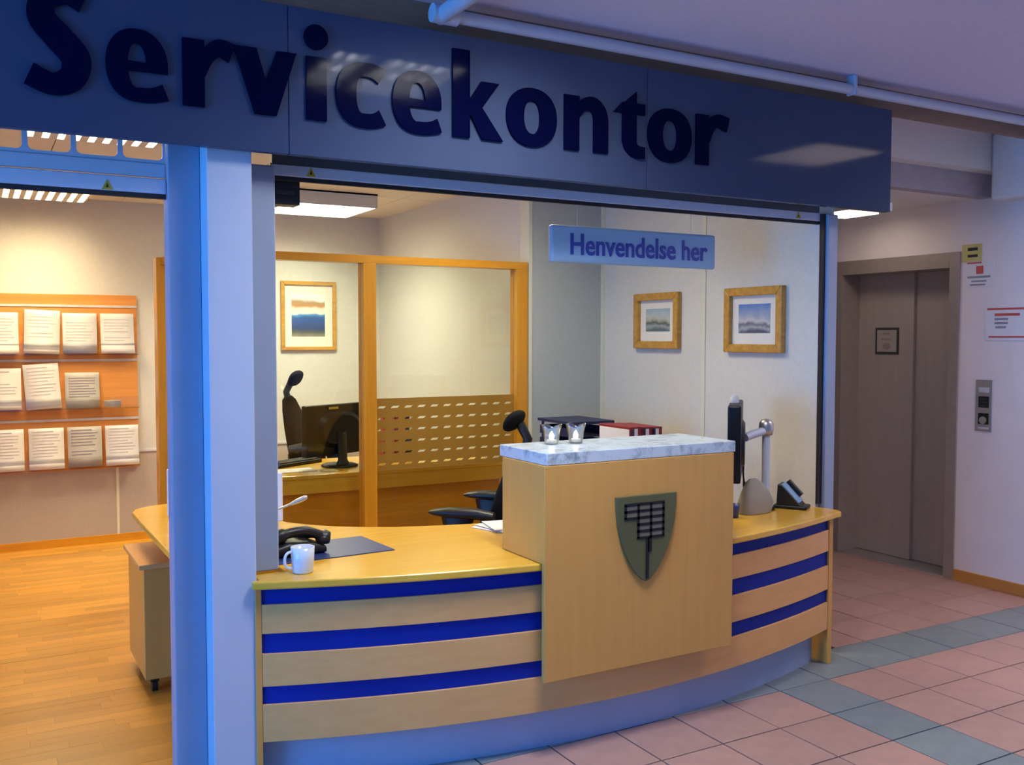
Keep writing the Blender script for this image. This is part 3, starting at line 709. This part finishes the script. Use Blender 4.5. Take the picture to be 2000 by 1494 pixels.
def office_chair(loc, rz, label, back='fabric', head=1):
    r = empty('office_chair', loc, label, 'chair', rz=rz)    # seat faces +x
    for k in range(5):
        a = 2*PI*k/5+.3; d = Vector((math.cos(a), math.sin(a), 0)); s_ = Vector((-d.y, d.x, 0))
        obj('base_arm', MB().loft([(d*.03+Vector((0, 0, .105)), s_*.028, Vector((0, 0, .022))), (d*.30+Vector((0, 0, .075)), s_*.018, Vector((0, 0, .014)))], 10), 'blackp', r, local=True)
        obj('caster', MB().tube([d*.30+s_*.022+Vector((0, 0, .030)), d*.30-s_*.022+Vector((0, 0, .030))], .030, 16), 'blackp', r, local=True)
    obj('gas_column', MB().tube([(0, 0, .09), (0, 0, .25), (0, 0, .251), (0, 0, .42)], [.03, .03, .018, .018], 14), 'blackp', r, local=True)
    obj('seat', MB().loft([((0, 0, .415), (.17, 0, 0), (0, .17, 0)), ((0, 0, .43), (.23, 0, 0), (0, .225, 0)), ((0, 0, .47), (.245, 0, 0), (0, .24, 0)), ((0, 0, .495), (.22, 0, 0), (0, .215, 0)), ((0, 0, .50), (.14, 0, 0), (0, .14, 0))], 28, 3.2), 'fabric', r, local=True)
    S = []
    for z, x, w, t in ((.50, -.17, .12, .02), (.53, -.18, .19, .045), (.62, -.195, .215, .06), (.72, -.215, .215, .062), (.84, -.245, .195, .055), (.95, -.275, .155, .045), (1.02, -.295, .10, .035), (1.045, -.30, .05, .018)):
        S.append(((x, 0, z), (t, 0, 0), (0, w, 0)))
    obj('backrest', MB().loft(S, 26, 2.8), back, r, local=True)
    obj('back_bracket', MB().tube(catmull([(-.05, 0, .41), (-.20, 0, .42), (-.275, 0, .50), (-.285, 0, .66)], 5), .022, 10), 'blackp', r, local=True)
    obj('headrest_stem', MB().tube([(-.29, 0, .98), (-.315, 0, 1.07), (-.275, 0, 1.145)], .024, 10), 'blackp', r, local=True)
    hr = MB(); ax = Vector((.5*head, 0, .86)).normalized(); no = Vector((.86, 0, -.5*head)).normalized(); c = Vector((-.245, 0, 1.16))
    secs = [(c+Vector((0, .125*q, 0)), ax*.056*e, no*.030*e) for q, e in ((-1, .2), (-.93, .6), (-.7, .88), (-.3, 1), (.3, 1), (.7, .88), (.93, .6), (1, .2))]
    obj('headrest', hr.loft(secs, 18, 2.2), 'fabric', r, local=True)
    for s_ in (-1, 1):
        yy = .265*s_
        ar = obj('armrest', MB().loft([((-.22, yy, .725), (0, .028, 0), (0, 0, .020)), ((-.13, yy, .735), (0, .040, 0), (0, 0, .026)), ((.01, yy, .737), (0, .042, 0), (0, 0, .024)), ((.08, yy, .735), (0, .036, 0), (0, 0, .014)), ((.105, yy, .734), (0, .018, 0), (0, 0, .006))], 16, 2.4), 'blackp', r, local=True)
        obj('arm_support', MB().loft([((-.02, yy*.62, .425), (.035, 0, 0), (0, .014, 0)), ((-.02, yy*.93, .45), (.04, 0, 0), (0, .014, 0)), ((-.03, yy, .58), (.045, 0, 0), (0, .014, 0)), ((-.04, yy, .72), (.085, 0, 0), (0, .016, 0))], 12), 'blackp', ar, local=True)
    return r
office_chair((2.155, 4.285, 0), math.radians(135), 'black office chair with headrest behind the stone topped counter tower', head=-1)
c2 = office_chair((2.235, 6.66, 0), math.radians(-32), 'black office chair behind the back office monitor', 'fabric'); c2.scale = (1.0, 1.0, 1.1)

# ------------------------------------------------------------------ paintings
def framed(name, label, paint, wall, a0, a1, z0, z1, fw_, mat_margin, depth=.03):
    """wall = ('Y', y) facing -Y or ('X', x) facing -X; a = X or Y range"""
    r = empty(name, ((a0+a1)/2, wall[1], z0) if wall[0] == 'Y' else (wall[1], (a0+a1)/2, z0), label, 'painting')
    w = wall[1]
    def bb(p0, p1, q0, q1, d0, d1):
        return B(p0, p1, w-d1, w-d0, q0, q1) if wall[0] == 'Y' else B(w-d1, w-d0, p0, p1, q0, q1)
    def member(poly):
        mb = MB(); mb.prism(poly, w-depth, w, 'XZ' if wall[0] == 'Y' else 'YZ'); obj('frame_member', mb, 'gold', r, .005)
    i0, i1, j0, j1 = a0+fw_, a1-fw_, z0+fw_, z1-fw_
    member([(a0, z0), (a1, z0), (i1, j0), (i0, j0)]); member([(a0, z1), (a1, z1), (i1, j1), (i0, j1)])
    member([(a0, z0), (i0, j0), (i0, j1), (a0, z1)]); member([(a1, z0), (i1, j0), (i1, j1), (a1, z1)])
    obj('mount', bb(i0, i1, j0, j1, .002, .008), 'mount', r)
    ml, mr, mb_, mt = mat_margin
    obj('picture', bb(i0+ml, i1-mr, j0+mb_, j1-mt, .008, .010), paint, r)
    return r
framed('framed_painting', 'gold framed painting of a deep blue lake seen through the glass', painting('lake_painting', [(0, (.30, .26, .20)), (.1, (.10, .11, .09)), (.2, (.03, .06, .20)), (.45, (.03, .10, .35)), (.52, (.10, .30, .60)), (.55, (.75, .76, .72)), (.68, (.75, .72, .62)), (.74, (.50, .24, .08)), (.82, (.42, .28, .15)), (.88, (.80, .80, .78)), (1, (.72, .78, .84))], 2, .25, 6),
       ('Y', YB), 2.226, 2.702, 1.462, 2.04, .032, (.060, .066, .085, .075))
framed('framed_painting', 'smaller gold framed painting of a hazy shore nearer the corner', painting('shore_painting', [(0, (.12, .16, .15)), (.2, (.34, .38, .38)), (.35, (.10, .12, .09)), (.5, (.45, .42, .30)), (.62, (.50, .55, .52)), (1, (.34, .46, .52))], 2, .7, 12),
       ('X', SX), 4.44, 4.872, 1.505, 1.843, .045, (.055, .055, .06, .05), .035)
framed('framed_painting', 'gold framed painting of a cloudy blue sky over snow by the shutter rail', painting('sky_painting', [(0, (.08, .09, .14)), (.15, (.40, .42, .46)), (.28, (.14, .15, .20)), (.42, (.56, .55, .54)), (.6, (.30, .36, .50)), (1, (.10, .22, .55))], 2, .6, 12),
       ('X', SX), 3.606, 4.042, 1.492, 1.842, .045, (.06, .05, .06, .045), .035)

# ------------------------------------------------------------------ leaflet rack and leaflets
RY = YB-.02
rk = empty('leaflet_rack', (.40, RY, .60), 'orange wood leaflet rack with three acrylic shelves on the back wall', 'rack')
RX0, RX1 = -.45, 1.10
obj('backboard', B(RX0, RX1, RY-.018, RY, .575, 1.89), 'rack', rk, .002)
rows = [1.450, 1.045, .600]
for z in rows:
    obj('acrylic_shelf', B(RX0, RX1, RY-.075, RY-.018, z-.012, z-.006), 'acryl', rk)
    obj('acrylic_lip', B(RX0, RX1, RY-.078, RY-.074, z-.012, z+.075), 'acryl', rk)
    obj('slat_rail', B(RX0, RX1, RY-.024, RY-.018, z+.345, z+.362), 'inkp', rk)
names_r = ['top', 'middle', 'bottom']; names_c = ['left picture edge', 'second column', 'third column', 'rightmost column']
cx_ = [.170, .435, .695, .955]
lines_at = [.24, .215, .19, .172, .154, .136, .118, .10, .082, .064, .046]
def leaflet(xc, z0, w, h, tilt, curl, m, label, nl=9, roll=0):
    r = empty('leaflet_stack', (xc, RY-.05, z0), label, 'leaflet'); r.rotation_euler.y = roll
    mb = MB(); vs = []; fs_ = []; K = 8
    for k in range(K+1):
        t = k/K; z = h*t; yy = -.018+tilt*t-curl*(1-t)**3
        for xx in (-w/2, w/2):
            vs += [(xx, yy-.002, z), (xx, yy+.004, z)]
    for k in range(K):
        a = 4*k
        fs_ += [(a, a+2, a+6, a+4), (a+1, a+5, a+7, a+3), (a, a+4, a+5, a+1), (a+2, a+3, a+7, a+6)]
    fs_ += [(0, 1, 3, 2), (4*K, 4*K+2, 4*K+3, 4*K+1)]
    obj('sheet', mb.add(vs, fs_, True), m, r, local=True)
    pr = MB()
    for q in range(nl):
        t = .92-.075*q; yy = -.018+tilt*t-curl*(1-t)**3-.0032
        x1 = w*(.40 if q % 4 else .22)*random.uniform(.75, 1)
        if random.random() < .12: continue
        pr.box(-w*.40, x1, yy-.0008, yy+.0006, h*t-.004, h*t+.003)
    if pr.v: tag(obj('print_lines', pr, 'inkp' if m == 'paper' else 'ink', r, local=True), kind='stuff')
    return r
for ri, z in enumerate(rows):
    for ci, xc in enumerate(cx_):
        if ri == 1 and ci == 3: continue
        m = 'paper'; h = .300; w = .235; roll = 0
        if (ri, ci) == (1, 2): m = 'paper_g'; h = .262
        if (ri, ci) == (2, 2): m = 'paper_g'
        if (ri, ci) == (1, 1): roll = -.06; h = .33
        if (ri, ci) == (0, 1): roll = .04; h = .32
        lab = {(0, 0): 'white leaflet at the photo edge on the top rack row', (0, 1): 'slightly tilted white leaflet second on the top rack row', (0, 2): 'white leaflet with grey text third on the top rack row', (0, 3): 'white leaflet at the right end of the top rack row',
               (1, 0): 'white leaflet at the photo edge on the middle rack row', (1, 1): 'tall tilted white leaflet on the middle rack row', (1, 2): 'short grey leaflet on the middle rack row',
               (2, 0): 'white leaflet at the photo edge on the bottom rack row', (2, 1): 'white text leaflet second on the bottom rack row', (2, 2): 'grey beige leaflet on the bottom rack row', (2, 3): 'white leaflet with a small emblem at the bottom right of the rack'}[(ri, ci)]
        leaflet(xc+.02*ri*.5, z, w, h, .03, random.uniform(.0, .03), m, lab, roll=roll)
leaflet(.91, rows[1], .12, .05, .01, .0, 'paper_g', 'small low leaflet alone at the right of the middle rack row', 0)

# ------------------------------------------------------------------ desk things
mg = empty('mug', (1.00, 3.285, .740), 'white china mug on the front edge of the desk', 'mug')
obj('cup', MB().lathe([(0, .001), (.034, .001), (.037, .006), (.040, .05), (.042, .092), (.0385, .092), (.036, .05), (.033, .010), (0, .008)], (0, 0, 0), 32), 'mug', mg, local=True)
obj('handle', MB().tube(catmull([(-.038, -.004, .078), (-.058, -.012, .076), (-.068, -.014, .060), (-.066, -.013, .035), (-.052, -.009, .022), (-.037, -.004, .022)], 6), .0052, 10), 'mug', mg, local=True)
dm = empty('desk_mat', (1.18, 3.58, .740), 'dark blue desk mat under the black telephone', 'desk mat')
obj('sheet', MB().prism([(.955, 3.43), (1.420, 3.455), (1.395, 3.76), (.955, 3.735)], .7405, .7435, 'XY'), 'navy', dm)
tp = empty('telephone', (1.06, 3.60, .7436), 'black desk telephone half hidden by the column', 'telephone', rz=.1)
obj('body', MB().loft([((-.10, 0, .022), (0, .085, 0), (0, 0, .022)), ((-.05, 0, .030), (0, .09, 0), (0, 0, .030)), ((.04, 0, .026), (0, .09, 0), (0, 0, .026)), ((.10, 0, .014), (0, .085, 0), (0, 0, .014))], 20, 4), 'blackp', tp, local=True)
hd = obj('handset', MB().tube(catmull([(-.10, -.05, .070), (-.05, -.055, .085), (.02, -.055, .088), (.085, -.05, .066), (.115, -.05, .05)], 5), [.026]*5+[.019]*12+[.028]*4, 14), 'blackp', tp, local=True)
obj('earpiece', MB().lathe([(0, 0), (.026, 0), (.03, .02), (.024, .034), (0, .036)], (.10, -.05, .032), 18), 'blackp', hd, local=True)
obj('cradle', B(.02, .09, -.01, .07, .045, .085), 'blackp', tp, .012, local=True)
mi = empty('microphone', (.985, 3.93, .740), 'silver gooseneck microphone rising beside the column', 'microphone')
obj('foot', MB().lathe([(0, 0), (.05, 0), (.052, .008), (.03, .018), (0, .02)], (0, 0, 0), 24), 'silver', mi, local=True)
obj('stalk', MB().tube(catmull([(0, 0, .018), (.0, -.0, .06), (.05, -.02, .10), (.13, -.05, .135), (.16, -.06, .148)], 6), .005, 8), 'silver', mi, local=True)
obj('capsule', MB().tube([(.15, -.056, .143), (.175, -.065, .155), (.20, -.073, .166), (.21, -.076, .170)], [.007, .011, .011, .006], 12), 'silver', mi, local=True)
wsn = empty('desk_screen', (.981, 4.414, .740), 'low white desk screen mostly hidden behind the column', 'desk screen', rz=math.atan2(4.235-4.60, 1.178-.772))
L_ = math.hypot(4.235-4.60, 1.178-.772)+.03
obj('panel', B(-L_/2, L_/2, -.008, .008, .005, .225), 'paper', wsn, .006, local=True)
obj('foot', B(-.16, -.10, -.05, .05, 0, .006), 'steel', wsn, local=True); obj('foot', B(.10, .16, -.05, .05, 0, .006), 'steel', wsn, local=True)
ps = empty('paper_pile', (2.0, 3.63, .740), 'loose white papers at the foot of the counter tower', 'paper')
for k, (a, dx) in enumerate(((.35, 0), (.15, .012), (-.2, .02))):
    o = obj('sheet', B(-.06, .15, -.10, .10, .001+.006*k, .004+.006*k), 'paper', ps, local=True); o.rotation_euler.z = a; o.location.x = -.03+dx
# candle glasses
def candle(x, y, label):
    r = empty('candle_glass', (x, y, 1.150), label, 'candle')
    n = 32; vs = []; fs_ = []; prof = [(.024, .001), (.028, .006), (.031, .03), (.034, .05), (.038, .064), (.041, .072)]
    for j, (rr, z) in enumerate(prof):
        for k in range(n):
            a = 2*PI*k/n; wv = math.cos(4*a); f = j/(len(prof)-1)
            R_ = rr*(1+.10*wv*f*f); vs.append((R_*math.cos(a), R_*math.sin(a), z+.008*wv*f**3))
    for j in range(len(prof)-1):
        for k in range(n): fs_.append((j*n+k, j*n+(k+1) % n, (j+1)*n+(k+1) % n, (j+1)*n+k))
    fs_.append(list(range(n))[::-1])
    g = obj('glass', MB().add(vs, fs_, True), 'cup', r, local=True)
    so = g.modifiers.new('wall', 'SOLIDIFY'); so.thickness = .002
    obj('tealight', MB().lathe([(0, .004), (.019, .004), (.019, .018), (0, .018)], (0, 0, 0), 20), 'wax', r, local=True)
    obj('flame', MB().lathe([(0, .020), (.006, .024), (.0085, .032), (.006, .042), (.002, .050), (0, .052)], (0, 0, 0), 12), 'flame', r, local=True)
    return r
candle(1.985, 3.205, 'lit tealight in a wavy glass at the left end of the stone top')
candle(2.092, 3.195, 'lit tealight in a wavy glass, the right one of the pair')

# side cabinet with binders
sc_ = empty('side_cabinet', (3.22, 4.65, 0), 'low beech cabinet by the beige wall carrying the binders', 'cabinet')
obj('body', B(2.92, 3.63, 4.12, 5.20, .05, .735), 'beech_v', sc_, .003)
obj('top', B(2.90, 3.64, 4.10, 5.22, .735, .765), 'desk', sc_, .003)
obj('plinth', B(2.95, 3.62, 4.16, 5.18, 0, .05), 'blackp', sc_)
for a in (2.925, 3.28):
    d = obj('door', B(a, a+.345, 4.10, 4.119, .06, .73), 'beech_v', sc_, .002)
    obj('handle', B(a+.29, a+.30, 4.085, 4.10, .35, .50), 'steel', d)
b1 = binder('binder', 3.105, 3.18, 4.20, 4.50, .766, .318, 'redb', 'red binder with a white cover at the left of the binder row')
obj('white_cover', B(3.102, 3.105, 4.21, 4.49, .772, 1.070), 'paper', b1)
b2 = binder('binder', 3.183, 3.255, 4.20, 4.50, .766, .315, 'redb', 'middle red binder with a white spine label in the row')
b3 = binder('binder', 3.258, 3.33, 4.21, 4.50, .766, .312, 'redb', 'red binder at the right end of the binder row')
for b, x in ((b1, 3.11), (b2, 3.19), (b3, 3.262)):
    obj('spine_band', B(x, x+.012, 4.197, 4.20 if b is not b3 else 4.21, .80, 1.07), 'navyb', b)
tr = empty('letter_tray', (3.2, 4.82, .766), 'stacked dark navy letter trays behind the red binders', 'letter tray')
for k in range(4):
    z = .768+.075*k
    obj('tray', B(3.0, 3.28, 4.62, 4.98, z, z+.006).box(3.0, 3.006, 4.62, 4.98, z+.006, z+.05).box(3.274, 3.28, 4.62, 4.98, z+.006, z+.05).box(3.006, 3.274, 4.974, 4.98, z+.006, z+.05), 'navyb', tr)
    obj('riser', B(3.0, 3.006, 4.64, 4.66, z+.05, z+.075).box(3.274, 3.28, 4.64, 4.66, z+.05, z+.075).box(3.0, 3.006, 4.94, 4.96, z+.05, z+.075), 'navyb', tr)
obj('lid', B(2.99, 3.29, 4.61, 4.99, .766+.302, .766+.318), 'navyb', tr)

# right-hand monitor on its post, telephone, bag
mr_ = empty('monitor', (3.135, 3.42, .740), 'black monitor seen edge on beside the counter tower, held by a grey post', 'monitor', rz=math.radians(46))
obj('screen', B(-.22, .24, -.036, .024, .17, .525), 'screen', mr_, .008, local=True)
obj('rear_bulge', MB().loft([((0, -.022, .34), (.16, 0, 0), (0, 0, .13)), ((0, -.05, .33), (.13, 0, 0), (0, 0, .10))]), 'screen', mr_, local=True)
obj('camera_clip', MB().loft([((0.0, 0, .525), (.03, 0, 0), (0, .022, 0)), ((0.0, 0, .55), (.028, 0, 0), (0, .02, 0)), ((0.0, 0, .562), (.015, 0, 0), (0, .01, 0))]), 'paper_g', mr_, local=True)
def loc_of(x, y): # world xy -> monitor frame
    a = -math.radians(46); dx, dy = x-3.135, y-3.42
    return (dx*math.cos(a)-dy*math.sin(a), dx*math.sin(a)+dy*math.cos(a))
px_, py_ = loc_of(3.335, 3.415)
obj('post', MB().tube([(px_, py_, 0), (px_, py_, .40)], .019, 16), 'alu', mr_, local=True)
obj('arm', MB().tube([(px_, py_, .385), (px_*.3, py_*.4-.02, .37), (0, -.05, .36)], .020, 12), 'alu', mr_, local=True)
obj('joint', MB().lathe([(0, .36), (.030, .362), (.036, .385), (.034, .42), (.022, .438), (0, .442)], (px_, py_, 0), 20), 'steel', mr_, local=True)
obj('foot', MB().lathe([(0, 0), (.045, 0), (.045, .012), (0, .014)], (px_, py_, 0), 20), 'blackp', mr_, local=True)
for q, (dx, dz) in enumerate(((.03, .0), (.05, .02))):
    obj('cable', MB().tube(catmull([(0, -.045, .25), (px_*.3+dx, py_*.3, .16), (px_*.7, py_*.7+dx, .06+dz), (px_, py_+.03, .012)], 6), .004, 6), 'blackp', mr_, local=True)
t2 = empty('telephone', (3.475, 3.385, .740), 'black desk telephone with a pale blue display on the right wing', 'telephone', rz=-1.0)
obj('base', B(-.075, .085, -.05, .05, 0, .018), 'blackp', t2, .006, local=True)
wedge = MB().prism([(-.06, .018), (.06, .018), (-.035, .115), (-.055, .118)], -.05, .05, 'XZ')
obj('stand', wedge, 'blackp', t2, .004, local=True)
obj('face_plate', MB().prism([(.052, .036), (-.030, .122), (-.040, .117), (.044, .030)], -.046, .046, 'XZ'), 'signb', t2, .003, local=True)
obj('handset', MB().tube([(.045, .032, .060), (-.02, .032, .128)], .013, 10), 'blackp', t2, local=True)
bgx = empty('paper_bag', (3.215, 3.36, .740), 'crumpled grey beige bag below the edge on monitor', 'bag')
obj('bag', MB().loft([((0, 0, .002), (.09, 0, 0), (0, .035, 0)), ((.005, 0, .05), (.10, 0, 0), (0, .042, 0)), ((.0, 0, .10), (.08, 0, 0), (0, .030, 0)), ((-.01, 0, .15), (.045, 0, 0), (0, .016, 0)), ((-.015, 0, .165), (.02, 0, 0), (0, .008, 0))], 14, 3), 'beige', bgx, local=True)
bc = empty('blue_cup', (3.05, 3.33, .740), 'small dark blue cup next to the beige bag', 'cup')
obj('cup', MB().lathe([(0, .001), (.026, .001), (.031, .05), (.032, .062), (.029, .062), (.025, .006), (0, .004)], (0, 0, 0), 20), 'navy', bc, local=True)

# ------------------------------------------------------------------ drawer pedestal
pd = empty('drawer_pedestal', (.83, 4.61, 0), 'wheeled beech drawer pedestal under the left wing of the desk', 'pedestal')
obj('body', B(.625, 1.04, 4.375, 4.85, .07, .560), 'beech_v', pd, .002)
obj('top', B(.605, 1.06, 4.365, 4.86, .560, .582), 'beech', pd, .003)
for z in (.075, .235, .395):
    d = obj('drawer_front', B(1.041, 1.056, 4.38, 4.845, z, z+.155), 'beech', pd, .002)
    obj('handle', B(1.056, 1.075, 4.55, 4.68, z+.10, z+.112), 'steel', d)
for xx, yy in ((.67, 4.43), (.98, 4.43), (.67, 4.79), (.98, 4.79)):
    c = obj('caster', MB().tube([(xx-.012, yy, .028), (xx+.012, yy, .028)], .027, 16), 'blackp', pd)
    obj('caster_fork', B(xx-.018, xx+.018, yy-.016, yy+.016, .045, .071), 'blackp', c)

# ------------------------------------------------------------------ lift
lf = empty('door_1', (5.62, 4.45, 0), 'grey two panel lift door in a dark metal frame', 'lift door', kind='structure')
obj('door_panel', B(5.705, 5.735, 4.437, 4.955, .012, 2.035), 'liftm', lf, .002)
obj('door_panel', B(5.735, 5.765, 4.03, 4.450, .012, 2.035), 'liftm', lf, .002)
obj('frame', B(XE-.012, 5.80, 3.955, 4.03, 0, 2.125), 'liftd', lf, .002)
obj('frame', B(XE-.012, 5.80, 4.905, 4.975, 0, 2.125), 'liftd', lf, .002)
obj('frame', B(XE-.012, 5.80, 4.03, 4.905, 2.025, 2.125), 'liftd', lf, .002)
obj('sill', B(XE-.005, 5.80, 4.03, 4.905, -.006, .010), 'steel', lf, .001)
obj('shaft_back', B(5.80, 5.83, 3.95, 5.0, 0, 2.2), 'black', lf)
sg = obj('notice_frame', B(5.700, 5.7055, 4.555, 4.755, 1.455, 1.645), 'dkgrey', lf); sg['label'] = 'small dark framed notice on the left lift panel'
obj('notice_sheet', B(5.6985, 5.7005, 4.572, 4.738, 1.472, 1.628), 'liftm', sg)
obj('notice_marks', MB().box(5.6975, 5.699, 4.63, 4.69, 1.595, 1.610).box(5.6975, 5.699, 4.62, 4.70, 1.555, 1.568).prism([(4.655+.034*math.cos(2*PI*k/16), 1.512+.024*math.sin(2*PI*k/16)) for k in range(16)], 5.6975, 5.699, 'YZ'), 'liftd', sg)
cp = empty('call_panel', (XE, 3.77, .98), 'steel lift call panel with round button on the pale wall', 'call panel')
obj('plate', B(XE-.006, XE, 3.713, 3.827, .985, 1.310), 'steel', cp, .002)
obj('display', B(XE-.009, XE-.006, 3.735, 3.805, 1.135, 1.205), 'black', cp)
for k in range(3): obj('display_row', B(XE-.0098, XE-.009, 3.745, 3.795, 1.143+.022*k, 1.150+.022*k), 'dkgrey', cp)
obj('button_plate', B(XE-.009, XE-.006, 3.735, 3.805, 1.030, 1.100), 'black', cp)
bt = MB(); bt.tube([(XE-.009, 3.77, 1.055), (XE-.016, 3.77, 1.055)], .024, 20); obj('button', bt, 'steel', cp)
obj('mark_plate', B(XE-.008, XE-.006, 3.735, 3.805, 1.230, 1.262), 'inkp', cp)
obj('mark_plate', B(XE-.008, XE-.006, 3.735, 3.805, 1.000, 1.012), 'inkp', cp)
def notice(name, y0, y1, z0, z1, m, label, marks, cat='notice'):
    r = empty(name, (XE, (y0+y1)/2, z0), label, cat)
    obj('sheet', B(XE-.003, XE, y0, y1, z0, z1), m, r)
    for a, b, c, d, q in marks:    # fractions measured from the photo's left
        obj('print_block', B(XE-.004, XE-.0031, y1-(y1-y0)*b, y1-(y1-y0)*a, z0+(z1-z0)*c, z0+(z1-z0)*d), q, r)
notice('wall_notice', 3.46, 3.775, 1.557, 1.766, 'paper', 'white paper notice with red lines right of the lift', [(.04, .98, .90, .96, 'red'), (.2, .72, .72, .80, 'red'), (.2, .48, .60, .66, 'ink'), (.2, .48, .48, .54, 'ink'), (.22, .44, .36, .42, 'ink'), (.08, .98, .08, .13, 'red')])
notice('wall_notice', 3.725, 3.912, 1.893, 2.05, 'paper', 'small white prohibition notice with a red mark beside the lift', [(.02, .55, .94, 1.0, 'red'), (.36, .62, .52, .84, 'red'), (.04, .88, .36, .44, 'ink'), (.18, .74, .20, .26, 'ink'), (.14, .70, .06, .12, 'ink')])
notice('warning_plate', 3.81, 3.948, 2.055, 2.165, mat('pale_yellow_plate', (.62, .54, .18), .6), 'small yellow plate at the top corner of the lift frame', [(.3, .8, .62, .80, 'black'), (.3, .8, .25, .40, 'black')], 'plate')

# ------------------------------------------------------------------ groups of alike things
for o in list(COL.objects):
    if o.parent: continue
    base = o.name.split('.')[0]
    g = {'leaflet_stack': 'leaflets in the wall rack', 'candle_glass': 'candles on the stone top', 'ceiling_lamp': 'square ceiling lamps',
         'framed_painting': 'gold framed paintings', 'office_chair': 'black office chairs', 'roller_shutter': 'roller shutters',
         'ceiling_pipe': 'pipes under the hall ceiling', 'wall_notice': 'paper notices beside the lift'}.get(base)
    if base == 'binder': g = 'binders behind the slotted film' if o.location.y > 5.5 else 'red binders on the side cabinet'
    if g: o['group'] = g
